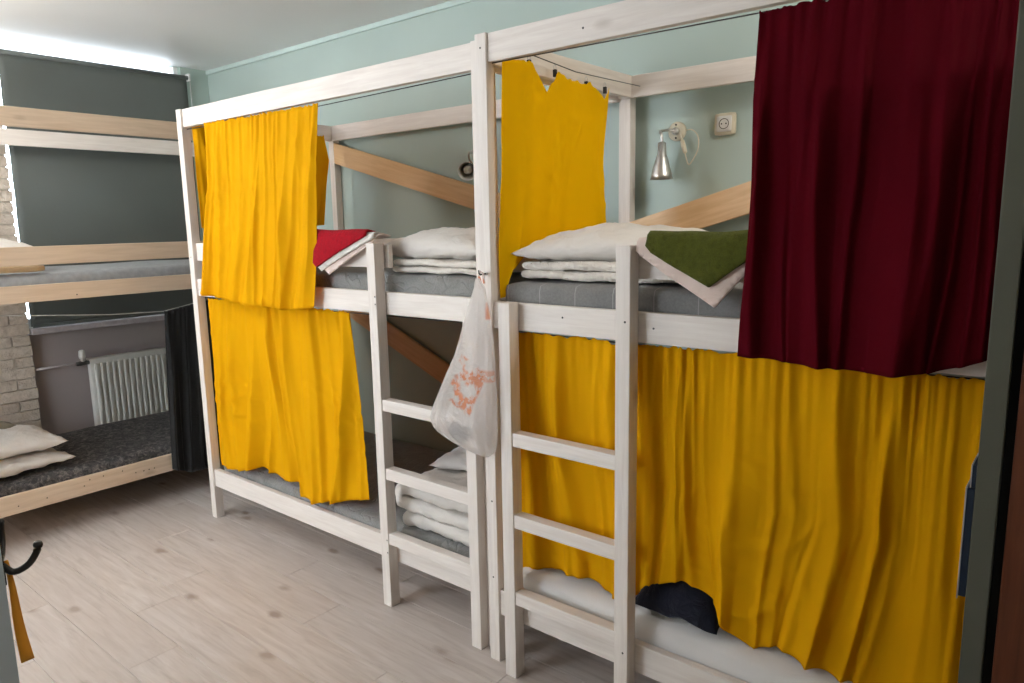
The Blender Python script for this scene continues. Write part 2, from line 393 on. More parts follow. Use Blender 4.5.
# ------------------------------------------------------------------ roller blind, radiator
rb = thing('roller_blind', 'dark grey roller blind drawn down over the window', 'blind', (XW+.05, 2.14, 1.0))
V = []; F = []; nu, nv = 26, 34
for j in range(nv+1):
    for i in range(nu+1):
        u, v = i/nu, j/nv
        yy = 1.557 + (2.712-1.557)*u + (.006*nz(v*9, 3.3) if i == 0 else 0); zz = 2.655-(2.655-1.005)*v
        xx = XW+.055 + .012*nz(u*3, v*2.5, 4.)*v + .010*math.exp(-u*14)*math.sin(v*6)
        V.append((xx, yy, zz))
for j in range(nv):
    for i in range(nu): a = j*(nu+1)+i; F.append((a, a+1, a+nu+2, a+nu+1))
solid(mesh_obj('blind_cloth', V, F, BLIND, rb), .002)
tube('roller', [(XW+.055, 1.56, 2.662), (XW+.055, 2.725, 2.662)], .014, BLIND, rb, 14)
box('end_bracket', XW+.02, XW+.075, 2.722, 2.735, 2.64, 2.69, PVC, rb, .002)
tube('pull_chain', [(XW+.07, 2.73, 2.65), (XW+.07, 2.731, 2.2), (XW+.07, 2.73, 1.5)], .003, PVC, rb, 6)
box('bottom_bar', XW+.048, XW+.062, 1.566, 2.712, .998, 1.018, BLIND, rb, .003)
rad = thing('radiator', 'white ribbed panel radiator on the wall under the window', 'radiator', (XW+.08, 2.2, .2))
box('panel', XW+.05, XW+.10, 1.852, 2.62, .20, .755, WMETAL, rad, .008)
yy = 1.885
me = None
while yy < 2.60:
    o = box('rib', XW+.096, XW+.118, yy-.0095, yy+.0095, .23, .722, WMETAL, rad, .006)
    yy += .0365
box('top_grille', XW+.045, XW+.112, 1.85, 2.622, .748, .758, WMETAL, rad, .003)
rv_ = thing('radiator_valve', 'white thermostatic valve with pipe at the left end of the radiator', 'valve', (XW+.08, 1.82, .74))
lathe('valve_head', [(0, 0), (0, .016), (.01, .02), (.05, .019), (.058, .012), (.058, 0)], (XW+.085, 1.815, .765), (0, 0, 1), WMETAL, rv_, 16)
tube('valve_body', [(XW+.085, 1.855, .735), (XW+.085, 1.80, .735), (XW+.083, 1.775, .733)], [.013, .016, .012], DSTEEL, rv_)
lathe('valve_neck', [(0, .012), (.04, .012)], (XW+.085, 1.815, .735), (0, 0, 1), STEEL, rv_, 12)
tube('pipe', [(XW+.083, 1.78, .733), (XW+.05, 1.70, .731), (XW+.035, 1.55, .728)], .009, MAUVE, rv_)

# ------------------------------------------------------------------ bunk beds
def screw(p, par, ax=(0, -1, 0)):
    return lathe('screw', [(-.002, 0), (-.002, .0034), (.0008, .0034), (.0012, 0)], p, ax, DSTEEL, par, 8)
def bunk_x(name, label, xs, xe, yf, yb, lad, short_left, group, rec=.010):
    """bunk whose long side runs along x; front face at yf, back boards at yb"""
    b = thing(name, label, 'bunk bed', ((xs+xe)/2, (yf+yb)/2, 0), group)
    P = .047
    for x in (xs, xe-P):
        box('post', x, x+P, yf, yf+P, 0, 2.2, WH[2], b, .003)
        box('post', x-.03 if x == xs else x, x-.03+P if x == xs else x+P, yb+.022, yb+.022+P, 0, 2.2, WH[2], b, .003)
    a0, a1 = xs+P, xe-P
    box('top_rail', a0, a1, yf+rec, yf+rec+.028, 2.11, 2.199, WH[0], b)
    box('mattress_rail', a0, a1, yf+rec, yf+rec+.028, 1.245, 1.335, WH[0], b)
    box('mattress_rail', a0, a1, yf+rec, yf+rec+.028, .186, .283, WH[0], b)
    for z0, z1, n in ((2.11, 2.199, 'top_rail'), (1.43, 1.52, 'guard_rail'), (1.245, 1.335, 'mattress_rail'), (.186, .283, 'mattress_rail')):
        box(n, xs-.03, xe-.02, yb, yb+.0215, z0, z1, WH[0], b)
    for x0 in (xs+.010, xe-.038):
        for z0, z1, n in ((2.11, 2.199, 'end_rail'), (1.43, 1.52, 'end_rail'), (1.245, 1.335, 'end_rail'), (.186, .283, 'end_rail')):
            box(n, x0, x0+.025, yf+P, yb, z0, z1, WH[1], b)
    l0, l1 = lad      # outer left edges of the two ladder posts
    if short_left:
        box('guard_rail', l1+.005, a1, yf+rec+.01, yf+rec+.032, 1.43, 1.522, WH[0], b)
    else:
        box('guard_rail', a0, l0+.064, yf+rec+.01, yf+rec+.032, 1.43, 1.522, WH[0], b)
    ly0, ly1 = yf-.041, yf+.009
    box('ladder_post', l0, l0+.048, ly0, ly1, 0, 1.34 if short_left else 1.53, WH[2], b)
    box('ladder_post', l1, l1+.048, ly0, ly1, 0, 1.53 if short_left else 1.34, WH[2], b)
    for zt in (.904, .614, .330):
        box('rung', l0+.048, l1, ly0+.004, ly1-.004, zt-.048, zt, WH[0], b)
    for z0, z1 in ((1.245, 1.268), (.175, .190)):
        box('bed_base', a0, a1, yf+rec+.03, yb-.001, z0, z1, RW[0], b, 0)
    return b
LB = bunk_x('bunk_bed', 'white wooden bunk bed against the teal wall, nearer the window', -3.745, -1.655, 1.886, 2.829, (-2.246, -1.738), False, 'white wooden bunk beds')
RB = bunk_x('bunk_bed', 'white wooden bunk bed nearest the camera, with the maroon upper curtain', -1.633, .46, 1.831, 2.78, (-1.524, -1.077), True, 'white wooden bunk beds')
for p in ((-1.760, 1.886, 1.317), (-1.772, 1.886, 1.265), (-1.745, 1.886, .25)): screw((p[0], 1.896, p[2]), LB)
for z in (.245, .30, 1.29, 1.32): screw((-2.205, 1.845, z), LB)
for z in (1.30, .26): screw((-1.045, 1.790, z+.01), RB)
for p in ((-1.609, 1.831, 2.155), (-1.608, 1.831, .33), (-1.606, 1.831, .62)): screw(p, RB)
screw((-3.722, 1.886, 1.45), LB)
for p in ((-1.3, 1.841, 1.30), (-.98, 1.841, 1.29), (-1.22, 1.841, 2.15)): screw(p, RB)
def brace(x0, zt0, x1, zt1, th, y0, y1, par):
    ang = math.atan2(zt1-zt0, x1-x0); L = math.hypot(x1-x0, zt1-zt0); h = th*math.cos(ang)
    c = ((x0+x1)/2, (y0+y1)/2, (zt0+zt1)/2-th/2)
    bm = bmesh.new(); bmesh.ops.create_cube(bm, size=1)
    for v in bm.verts: v.co = Vector((v.co.x*L, v.co.y*(y1-y0), v.co.z*h))
    bmesh.ops.bevel(bm, geom=bm.edges[:], offset=.003, segments=2, affect='EDGES')
    o = bm_obj('brace', bm, PINE, par, c); o.rotation_euler.y = -ang; o['label'] = 'diagonal orange pine brace board'; return o
brace(-3.77, 2.113, -1.68, 1.552, .124, 2.853, 2.875, LB)
brace(-3.74, 1.189, -1.70, .355, .135, 2.853, 2.875, LB)
brace(-1.655, 1.580, .42, 2.164, .125, 2.8025, 2.8245, RB)
# far bunk along the window wall (long side runs along y)
FB = thing('bunk_bed', 'pale wooden bunk bed in front of the window blind', 'bunk bed', (-4.65, 1.8, 0), 'white wooden bunk beds')
fx, fr, fy0, fy1, P = -4.15, -5.06, .72, 2.84, .047
for y in (fy0, fy1-P):
    box('post', fx-P, fx, y, y+P, 0, 2.2, RW[2], FB); box('post', fr-P, fr, y, y+P, 0, 2.2, RW[2], FB)
for z0, z1, n in ((2.106, 2.2, 'top_rail'), (1.432, 1.525, 'guard_rail'), (1.247, 1.333, 'mattress_rail'), (.186, .283, 'mattress_rail')):
    box(n, fx-.036, fx-.008, fy0+P, fy1-P, z0, z1, RW[1], FB)
    if n != 'guard_rail': box(n, fr-.03, fr-.004, fy0+P, fy1-P, z0, z1, WH[1] if n == 'top_rail' else RW[1], FB)
    for y in (fy0+.01, fy1-.035): box('end_rail', fr, fx-P, y, y+.025, z0, z1, RW[0], FB)
for z0, z1 in ((1.245, 1.266), (.175, .190)): box('bed_base', fr, fx-.037, fy0+P+.002, fy1-P-.002, z0, z1, RW[1], FB, 0)
for y, z in ((1.40, .235), (1.43, .262), (1.22, .225), (1.60, .262), (1.715, .23), (1.745, .23), (1.775, .23), (1.67, .232), (1.50, .262), (1.09, .222)): screw((fx-.008, y, z), FB, (1, 0, 0))
screw((fx-.008, 1.475, 1.268), FB, (1, 0, 0))

# ------------------------------------------------------------------ mattresses
def sag(amp, seed):
    def fn(p): return Vector((p.x, p.y + .003*nz(p.x*5, p.z*9, seed), p.z + amp*nz(p.x*3.5, p.y*3.5, seed)*(1 if p.z > 0 else 0)))
    return fn
def matt(name, a, r, m, label, seed, amp=.006):
    o = rbox(name, *a, r, m, None, .045, sag(amp, seed)); return tag(o, label, 'mattress')
matt('mattress', (-3.69, -1.71, 1.932, 2.822, 1.272, 1.402), .03, MGREY, 'quilted grey mattress on the upper bunk with the red towel', 1.)
matt('mattress', (-3.69, -1.71, 1.932, 2.822, .193, .318), .035, MGREY, 'quilted grey mattress on the lower bunk holding a folded duvet', 2.)
matt('mattress', (-1.572, .405, 1.876, 2.770, 1.272, 1.402), .025, MSTRIPE, 'checked grey mattress on the upper bunk with the green towel', 3.)
matt('mattress', (-1.572, .405, 1.8745, 2.770, .193, .362), .045, SHEET, 'mattress under a white sheet behind the long yellow curtain', 4., .012)
matt('mattress', (-5.055, -4.196, .78, 2.78, 1.272, 1.388), .03, plain('grey_blue_sheet', (.36, .38, .40), .8), 'grey mattress on the upper bunk by the window', 5.)
matt('mattress', (-5.055, -4.196, .78, 2.78, .192, .335), .04, MDARK, 'mottled charcoal mattress on the lower bunk beside the radiator', 6.)

# ------------------------------------------------------------------ curtains
def row_at(pts, u):
    us = [p[0] for p in pts]
    if u <= us[0]: return Vector(pts[0][1:])
    for a, b in zip(pts, pts[1:]):
        if u <= b[0]:
            t = (u-a[0])/(b[0]-a[0]); t = t*t*(3-2*t)*.5 + t*.5
            return Vector(a[1:])*(1-t) + Vector(b[1:])*t
    return Vector(pts[-1][1:])
def even(*pts): n = len(pts)-1; return [(i/n, *p) for i, p in enumerate(pts)]
def byx(pts):   # u from arc position along the list
    d = [0]
    for a, b in zip(pts, pts[1:]): d.append(d[-1] + (Vector(a)-Vector(b)).length)
    return [(k/d[-1], *p) for k, p in zip(d, pts)]
def folds(seed, n, amp, gath=40, ga=.007, crease=.004, glen=(.04, .30), spread=1.0, head=.022):
    """n soft ridges wandering from top to hem, gath short gathers under the heading, fine creases"""
    rr = random.Random(seed)
    rid = [((i+.5+rr.uniform(-.35, .35))/n, rr.uniform(-.7, .7)/n*spread, rr.uniform(.16, .40)/n, amp*rr.uniform(.45, 1.25), rr.uniform(-.5, .5), rr.uniform(-.25, .25)) for i in range(n)]
    n2 = int(n*2.2)
    rid += [((i+.5+rr.uniform(-.45, .45))/n2, rr.uniform(-.6, .6)/n2*spread, rr.uniform(.12, .26)/n2, amp*rr.uniform(.15, .5), rr.uniform(-.5, .5), rr.uniform(-.3, .5)) for i in range(n2)]
    gat = [((i+.5+rr.uniform(-.4, .4))/gath, rr.uniform(*glen), ga*rr.uniform(.4, 1.3), rr.uniform(.22, .45)/gath, rr.uniform(-.4, .4)/gath) for i in range(gath)]
    mean = sum(r[2]*r[3] for r in rid)*1.2
    def f(u, v):
        s = -mean*min(1, v*2)
        wig = .22/n*nz(u*n*.5, v*1.6, seed)
        for uc, dr, wd, a, sk, v0 in rid:
            t = (u-uc-dr*v-wig)/wd
            if abs(t) < 3.2:
                t *= 1+sk*(1 if t > 0 else -1); fd = max(0., min(1., (v-v0+.1)/.5))
                s += a*fd*math.exp(-abs(t)**1.5)*(.8+.35*nz(uc*31, v*2.5, seed+3))
        k0 = int(u*gath)
        for k in range(max(0, k0-2), min(gath, k0+3)):
            uc, ln, a, wd, dr = gat[k]; t = (u-uc-dr*v)/wd
            hd = 1. if v > head else .55+.45*abs(v-head*.5)/(head*.5)
            s += a*hd*math.exp(-t*t)*math.exp(-v/ln)
        m = max(0., nz(u*3+7, v*2.5, seed+6)+.15)
        r1 = 1-abs(nz(u*n*.8+v*5, v*5-u*4, seed+4))*2; r2 = 1-abs(nz(u*n*.9-v*6, v*4+u*3, seed+12))*2
        return s + crease*m*(max(0, r1)**5 + .7*max(0, r2)**5)*min(1, v*5) + .004*nz(u*n*.7, v*3, seed+20)*min(1, v*3)
    return f
def curtain(name, rows, nu, nv, fold, m, nrm, parent=None, gather_edge=.009, thick=.0016):
    V = []; F = []; nrm = Vector(nrm)
    for j in range(nv+1):
        v = j/nv
        for a, b in zip(rows, rows[1:]):
            if v <= b[0]+1e-9: break
        t = (v-a[0])/(b[0]-a[0])
        for i in range(nu+1):
            u = i/nu; p = row_at(a[1], u)*(1-t) + row_at(b[1], u)*t
            p = p + nrm*fold(u, v)
            if j == 0: p.z += gather_edge*nz(u*nu*.28, 1.7, 3.3)
            V.append(p)
    for j in range(nv):
        for i in range(nu): q = j*(nu+1)+i; F.append((q, q+1, q+nu+2, q+nu+1))
    o = mesh_obj(name, V, F, m, parent); solid(o, thick); return o
def tube_thing(name, pts, r, m, label, cat, seg=6): return tag(tube(name, pts, r, m, None, seg), label, cat)

FY = (0, -1, 0)
# upper curtain of the bunk near the window
c1 = curtain('curtain', [(0, byx([(-3.477, 1.897, 2.108), (-3.0, 1.897, 2.100), (-2.565, 1.897, 2.097)])),
    (.35, byx([(-3.425, 1.852, 1.81), (-3.0, 1.852, 1.80), (-2.555, 1.852, 1.79)])),
    (.7, byx([(-3.480, 1.842, 1.52), (-3.05, 1.842, 1.51), (-2.570, 1.842, 1.51)])),
    (1, byx([(-3.560, 1.842, 1.268), (-3.43, 1.842, 1.258), (-3.20, 1.842, 1.238), (-3.02, 1.842, 1.232), (-2.79, 1.842, 1.233), (-2.620, 1.842, 1.25)]))],
    230, 60, folds(3, 8, .032, 24, .011, .010, (.05, .35)), YEL, FY)
tag(c1, 'yellow curtain hanging over the upper bunk nearer the window', 'curtain', 'yellow bunk curtains')
# curtain on the end of the same upper bunk, next to the window
c2 = curtain('curtain', [(0, byx([(-3.668, 1.925, 2.125), (-3.668, 2.35, 2.115), (-3.668, 2.74, 2.13)])),
    (.3, byx([(-3.668, 1.93, 1.96), (-3.668, 2.35, 1.96), (-3.655, 2.76, 1.985)])),
    (1, byx([(-3.668, 1.935, 1.60), (-3.668, 2.35, 1.585), (-3.672, 2.71, 1.605)]))], 130, 40, folds(8, 5, .03, 16, .008, .004), YEL, (1, 0, 0))
tag(c2, 'short yellow curtain across the window end of the upper bunk', 'curtain', 'yellow bunk curtains')
# lower curtain of the same bunk
c3 = curtain('curtain', [(0, byx([(-3.665, 1.936, 1.233), (-3.1, 1.936, 1.233), (-2.482, 1.936, 1.234)])),
    (.3, byx([(-3.68, 1.928, .95), (-3.05, 1.928, .96), (-2.455, 1.925, .975)])),
    (.65, byx([(-3.682, 1.918, .63), (-3.0, 1.920, .64), (-2.41, 1.905, .66)])),
    (1, [(0, -3.685, 1.915, .318), (.05, -3.640, 1.905, .312), (.2, -3.447, 1.905, .325), (.36, -3.229, 1.925, .39), (.40, -3.179, 1.925, .366), (.58, -2.885, 1.918, .372), (.62, -2.868, 1.898, .322), (.72, -2.75, 1.893, .318), (.85, -2.581, 1.893, .365), (1, -2.388, 1.893, .415)])],
    240, 64, folds(12, 7, .055, 28, .012, .016, (.04, .22)), YEL, FY)
tag(c3, 'yellow curtain hanging below the upper bunk, its hem lifted onto the grey mattress', 'curtain', 'yellow bunk curtains')
tube_thing('curtain_wire', [(-3.69, 1.938, 1.232), (-2.7, 1.938, 1.226), (-1.71, 1.938, 1.238)], .002, BLKMET, 'thin wire carrying the lower yellow curtain nearer the window', 'wire')
tube_thing('curtain_wire', [(-3.69, 1.9115, 2.100), (-2.7, 1.9115, 2.090), (-1.71, 1.9115, 2.102)], .002, BLKMET, 'thin wire under the top rail carrying the upper yellow curtain', 'wire')
# end curtain of the near upper bunk, clipped to a wire
c4 = curtain('curtain', [(0, [(0, -1.550, 1.870, 2.125), (.22, -1.550, 2.027, 2.132), (.32, -1.538, 2.092, 2.040), (.45, -1.550, 2.177, 2.120), (.58, -1.546, 2.257, 2.100), (.78, -1.550, 2.375, 2.108), (.90, -1.540, 2.459, 2.06), (1, -1.550, 2.515, 2.105)]),
    (.45, [(0, -1.555, 1.868, 1.80), (.5, -1.535, 2.2, 1.80), (.85, -1.540, 2.40, 1.82), (1, -1.555, 2.497, 1.84)]),
    (.8, [(0, -1.568, 1.862, 1.52), (.2, -1.565, 1.955, 1.53), (.5, -1.568, 2.2, 1.54), (1, -1.548, 2.512, 1.55)]),
    (1, [(0, -1.567, 1.866, 1.345), (.06, -1.565, 1.885, 1.347), (.16, -1.570, 1.90, 1.44), (.26, -1.572, 2.0, 1.49), (.5, -1.575, 2.2, 1.47), (1, -1.570, 2.515, 1.48)])],
    130, 56, folds(21, 3, .028, 6, .001, .012), YEL_LIT, (1, 0, 0))
tag(c4, 'yellow curtain clipped across the end of the near upper bunk', 'curtain', 'yellow bunk curtains')
for yy, zz in ((2.027, 2.130), (2.177, 2.120), (2.378, 2.106), (2.510, 2.103)):
    cp = box('clip', -1.568, -1.556, yy-.006, yy+.006, zz-.014, zz+.012, BLKMET, c4, .002)
    tube('ring', [(-1.562+.0, yy+.008*math.cos(q), zz+.018+.010*math.sin(q)) for q in [6.2832*k/12 for k in range(13)]], .0013, STEEL, cp, 5)
tube_thing('curtain_wire', [(-1.556, 1.884, 2.168), (-1.556, 2.3, 2.140), (-1.556, 2.776, 2.150)], .0018, BLKMET, 'thin wire with clips inside the end rail of the near bunk', 'wire')
# long lower curtain of the near bunk
hem = [(-1.545, .348), (-1.398, .380), (-1.263, .393), (-1.157, .366), (-1.067, .400), (-.983, .478), (-.905, .512), (-.807, .474), (-.755, .388), (-.691, .355), (-.63, .380), (-.53, .370), (-.436, .359), (-.3, .362), (-.1, .372), (.1, .37), (.30, .37)]
c5 = curtain('curtain', [(0, byx([(-1.520, 1.888, 1.234), (-.9, 1.888, 1.234), (-.3, 1.888, 1.231), (.30, 1.888, 1.230)])),
    (.5, byx([(-1.53, 1.902, .80), (-.9, 1.902, .80), (-.3, 1.900, .80), (.30, 1.900, .80)])),
    (1, byx([(x, (1.925 if not -1.06 < x < -.79 else 1.905), z+.002) for x, z in hem]))],
    420, 70, folds(31, 12, .040, 64, .012, .010, (.05, .40), .6), YEL, FY)
tag(c5, 'long yellow curtain closing off the lower bunk nearest the camera', 'curtain', 'yellow bunk curtains')
tube_thing('curtain_wire', [(-1.58, 1.8905, 1.232), (-.6, 1.8905, 1.225), (.41, 1.8905, 1.238)], .002, BLKMET, 'thin wire carrying the long lower yellow curtain', 'wire')
# maroon curtain
c6 = curtain('curtain', [(0, byx([(-.703, 1.850, 2.098), (-.2, 1.850, 2.098), (.30, 1.850, 2.098)])),
    (.25, byx([(-.688, 1.780, 1.885), (-.2, 1.780, 1.885), (.30, 1.780, 1.885)])),
    (.55, byx([(-.689, 1.780, 1.65), (-.2, 1.780, 1.65), (.30, 1.780, 1.65)])),
    (1, byx([(-.703, 1.780, 1.249), (-.652, 1.780, 1.248), (-.583, 1.780, 1.243), (-.488, 1.780, 1.240), (-.398, 1.780, 1.239), (-.275, 1.780, 1.253), (-.218, 1.780, 1.271), (-.173, 1.780, 1.290), (-.05, 1.780, 1.33), (.30, 1.780, 1.33)]))],
    300, 70, folds(43, 8, .050, 30, .012, .004, (.05, .40), .8), MAR, FY)
tag(c6, 'dark maroon curtain hanging over the near upper bunk', 'curtain')
tube_thing('curtain_wire', [(-1.58, 1.8555, 2.108), (-.6, 1.8555, 2.098), (.41, 1.8555, 2.108)], .002, BLKMET, 'thin wire under the top rail carrying the maroon curtain', 'wire')
# black curtain on the far bunk
c7 = curtain('curtain', [(0, byx([(-4.125, 1.905, 1.135), (-4.125, 2.02, 1.15), (-4.125, 2.22, 1.19)])),
    (.4, byx([(-4.12, 1.885, .75), (-4.12, 2.0, .75), (-4.12, 2.18, .75)])),
    (1, byx([(-4.115, 1.862, .205), (-4.115, 1.95, .165), (-4.115, 2.16, .15)]))], 90, 40, folds(51, 4, .03, 10, .006), BLK, (1, 0, 0))
tag(c7, 'bunched black curtain on the lower bunk by the radiator', 'curtain')
tube_thing('curtain_wire', [(-4.128, .76, 1.235), (-4.128, 1.11, 1.197), (-4.128, 1.61, 1.148), (-4.128, 1.90, 1.135), (-4.128, 2.3, 1.20), (-4.128, 2.80, 1.24)], .002, WIRE, 'sagging white wire strung along the pale bunk by the window', 'wire')

# ------------------------------------------------------------------ bedding
TEX = {}
def crumple(o, size, strength):
    if size not in TEX:
        TEX[size] = bpy.data.textures.new('crumple_%g' % size, 'CLOUDS'); TEX[size].noise_scale = size; TEX[size].noise_depth = 2
    md = o.modifiers.new('crumple', 'DISPLACE'); md.texture = TEX[size]; md.texture_coords = 'GLOBAL'; md.strength = strength; md.mid_level = .5
def pillow_geo(w, d, h, seed, n=40, droop=0.):
    V = []; F = []
    def surf(sgn):
        base = len(V)
        for j in range(n+1):
            for i in range(n+1):
                u, v = i/n*2-1, j/n*2-1
                t = max(0, (1-abs(u)**2.6))**.55*max(0, (1-abs(v)**2.6))**.55
                x = u*w/2*(1-.07*(1-v*v)*abs(u)); y = v*d/2*(1-.07*(1-u*u)*abs(v))
                k = 1+.20*nz(u*1.6, v*1.6, seed)
                edge = max(abs(u), abs(v))
                wr = .010*nz(u*6, v*6, seed+sgn)*t + .012*abs(nz(u*4+v*5, u*3, seed+4+sgn))*edge**3*(1 if edge < .99 else 0)
                zz = sgn*(t*h/2*k + wr) if edge < .999 else 0
                V.append((x, y, zz - droop*(u*u*.5+v*v*.5) + .006*nz(u*3, v*3, seed+8)))
        for j in range(n):
            for i in range(n):
                a = base+j*(n+1)+i; q = (a, a+1, a+n+2, a+n+1); F.append(q if sgn > 0 else q[::-1])
    surf(1); surf(-1); return V, F
def pillow(name, loc, w, d, h, rz, seed, m, label, group=None, droop=0, tilt=(0, 0), cat='pillow'):
    V, F = pillow_geo(w, d, h, seed, 40, droop); me = bpy.data.meshes.new(name); me.from_pydata(V, [], F)
    bm = bmesh.new(); bm.from_mesh(me); bmesh.ops.remove_doubles(bm, verts=bm.verts, dist=.0004); bm.to_mesh(me); bm.free()
    for p in me.polygons: p.use_smooth = True
    me.materials.append(m); o = link(bpy.data.objects.new(name, me), None, loc); o.rotation_euler = (tilt[0], tilt[1], rz); crumple(o, .10, .014); crumple(o, .03, .004); return tag(o, label, cat, group)
def folded(name, x0, x1, y0, y1, z0, layers, th, m, label, seed, start=1, cat='blanket', along='x'):
    """zig-zag folded blanket: ribbon path in x-z (or y-z), extruded across"""
    path = []; half = (x1-x0)/2
    for L in range(layers):
        zc = z0 + th*(L+.5); xs = [(-1+2*k/14) for k in range(15)]
        if (L+(0 if start > 0 else 1)) % 2: xs = xs[::-1]
        for xk in xs: path.append((xk*(half-th*.55-.006*L), zc))
        if L < layers-1:
            sg = 1 if xs[-1] > 0 else -1
            for k in (1, 2, 3):
                q = -math.pi/2 + math.pi*k/4; path.append((sg*(half-th*.55-.006*L + th*.5*math.cos(q)), zc + th*.5 + th*.5*math.sin(q)))
    ny = 16; V = []; F = []
    for (px, pz) in path:
        for j in range(ny+1):
            v = j/ny; yy = y0+(y1-y0)*v
            V.append(((x0+x1)/2 + px + .010*nz(pz*60, v*5, seed), yy + .012*nz(px*5, pz*50, seed+2)*(1 if j in (0, ny) else .5), pz + .007*nz(px*9, v*6, seed+pz*30)))
    n = len(path)
    for i in range(n-1):
        for j in range(ny): a = i*(ny+1)+j; F.append((a, a+1, a+ny+2, a+ny+1))
    o = mesh_obj(name, V, F, m); solid(o, th*.92, 0); subsurf(o, 1); crumple(o, .06, th*.22); crumple(o, .022, th*.26)
    return tag(o, label, cat)
GP = 'white pillows'
# near upper bunk
folded('folded_blanket', -1.560, -.93, 1.925, 2.33, 1.409, 2, .031, QUILT, 'folded cream blanket under the pillow on the near upper bunk', 3., 1)
pillow('pillow', (-1.245, 2.16, 1.524), .66, .48, .118, .05, 2., WHT, 'white pillow on the near upper bunk beside the yellow end curtain', GP, .032)
# upper bunk near the window
folded('folded_blanket', -2.245, -1.72, 1.958, 2.36, 1.409, 2, .026, QUILT, 'folded cream blanket under the pillow on the upper bunk nearer the window', 5., 1)
pillow('pillow', (-2.035, 2.19, 1.515), .64, .46, .125, -.04, 6., WHT, 'white pillow on the upper bunk nearer the window, behind the post', GP, .02)
# lower bunk
folded('folded_duvet', -2.26, -1.73, 1.945, 2.42,   .328, 3, .066, WHT, 'folded white duvet on the lower grey mattress behind the ladder', 9., 1, 'duvet')
pillow('pillow', (-2.02, 2.33, .565), .50, .34, .07, .25, 11., SHEET, 'thin white pillow on top of the folded duvet on the lower bunk', GP, .015)
# far bunk
pillow('pillow', (-4.45, 1.10, .398), .50, .56, .095, .08, 14., WHT, 'lower of two stacked white pillows on the charcoal mattress', GP, .01)
pillow('pillow', (-4.46, 1.09, .495), .50, .56, .105, .02, 15., WHT, 'upper of two stacked white pillows on the charcoal mattress', GP, .01)
pillow('pillow', (-4.88, 1.08, .440), .30, .56, .16, .0, 17., fabric('olive_grey_cotton', (.26, .23, .17), .85), 'dim olive grey pillow by the brick pier on the lower bunk', None, .01)
pillow('pillow', (-4.62, 1.12, 1.492), .50, .66, .17, .0, 18., WHT, 'white pillow on the upper bunk by the window', GP, .02)
rbox('folded_sheet', -4.26, -4.20, .90, 1.36, 1.396, 1.430, .015, BEIGE); tag(bpy.data.objects['folded_sheet'], 'beige folded sheet at the edge of the upper bunk by the window', 'sheet')
# navy clothes
V, F = pillow_geo(.29, .15, .20, 31., 22); V = [(x, y, z*(1 if z > 0 else .1) + .016*nz(x*16, y*16, 3.)) for x, y, z in V]
me = bpy.data.meshes.new('crumpled_garment'); me.from_pydata(V, [], F); me.materials.append(NAVY)
for p in me.polygons: p.use_smooth = True
o = link(bpy.data.objects.new('crumpled_garment', me), None, (-.925, 1.955, .388)); tag(o, 'crumpled navy garment on the white sheet under the yellow curtain', 'clothing')

# ------------------------------------------------------------------ towels hung cornerwise over the guard rails
def drape(name, poly, ridge_z, yf, back, m, th, seed, parent=None, nu=30, lean=.25):
    """front flap: polygon in (x, z) below the ridge, bent over the rail at ridge_z and lying back on the far side"""
    bm = bmesh.new()
    xs0 = min(p[0] for p in poly); xs1 = max(p[0] for p in poly); zmin = min(p[1] for p in poly); zmax = max(p[1] for p in poly)
    n = nu
    def inside(x, z):
        c = False; q = len(poly)-1
        for i in range(len(poly)):
            xi, zi = poly[i]; xj, zj = poly[q]
            if (zi > z) != (zj > z) and x < (xj-xi)*(z-zi)/(zj-zi)+xi: c = not c
            q = i
        return c
    # triangulated polygon, cut into a grid
    vs = [bm.verts.new((x, 0, z)) for x, z in poly]; bm.faces.new(vs)
    for k in range(1, n):
        x = xs0+(xs1-xs0)*k/n; bmesh.ops.bisect_plane(bm, geom=bm.verts[:]+bm.edges[:]+bm.faces[:], plane_co=(x, 0, 0), plane_no=(1, 0, 0))
    kz = max(4, int(n*(zmax-zmin)/(xs1-xs0)))
    for k in range(1, kz):
        z = zmin+(zmax-zmin)*k/kz; bmesh.ops.bisect_plane(bm, geom=bm.verts[:]+bm.edges[:]+bm.faces[:], plane_co=(0, 0, z), plane_no=(0, 0, 1))
    for v in bm.verts:
        x, z = v.co.x, v.co.z; wv = .006*nz(x*9, 1.5, seed)
        if z <= ridge_z: d = ridge_z-z; v.co = Vector((x, yf - lean*min(d, .06) + wv, z))
        else:
            d = z-ridge_z; R_ = .018
            if d < R_*1.57: q = d/R_; v.co = Vector((x, yf + R_*(1-math.cos(q)), ridge_z + R_*math.sin(q) + wv))
            else: v.co = Vector((x, yf + R_ + (d-R_*1.57)*.97, ridge_z + R_ - (d-R_*1.57)*.22 + wv))
    bmesh.ops.triangulate(bm, faces=[f for f in bm.faces if len(f.verts) > 4])
    cx, cz = (xs0+xs1)/2, ridge_z
    for v in bm.verts: v.co -= Vector((cx, yf, cz))
    o = bm_obj(name, bm, m, parent, (cx, yf, cz), True)
    solid(o, th, 0); return o
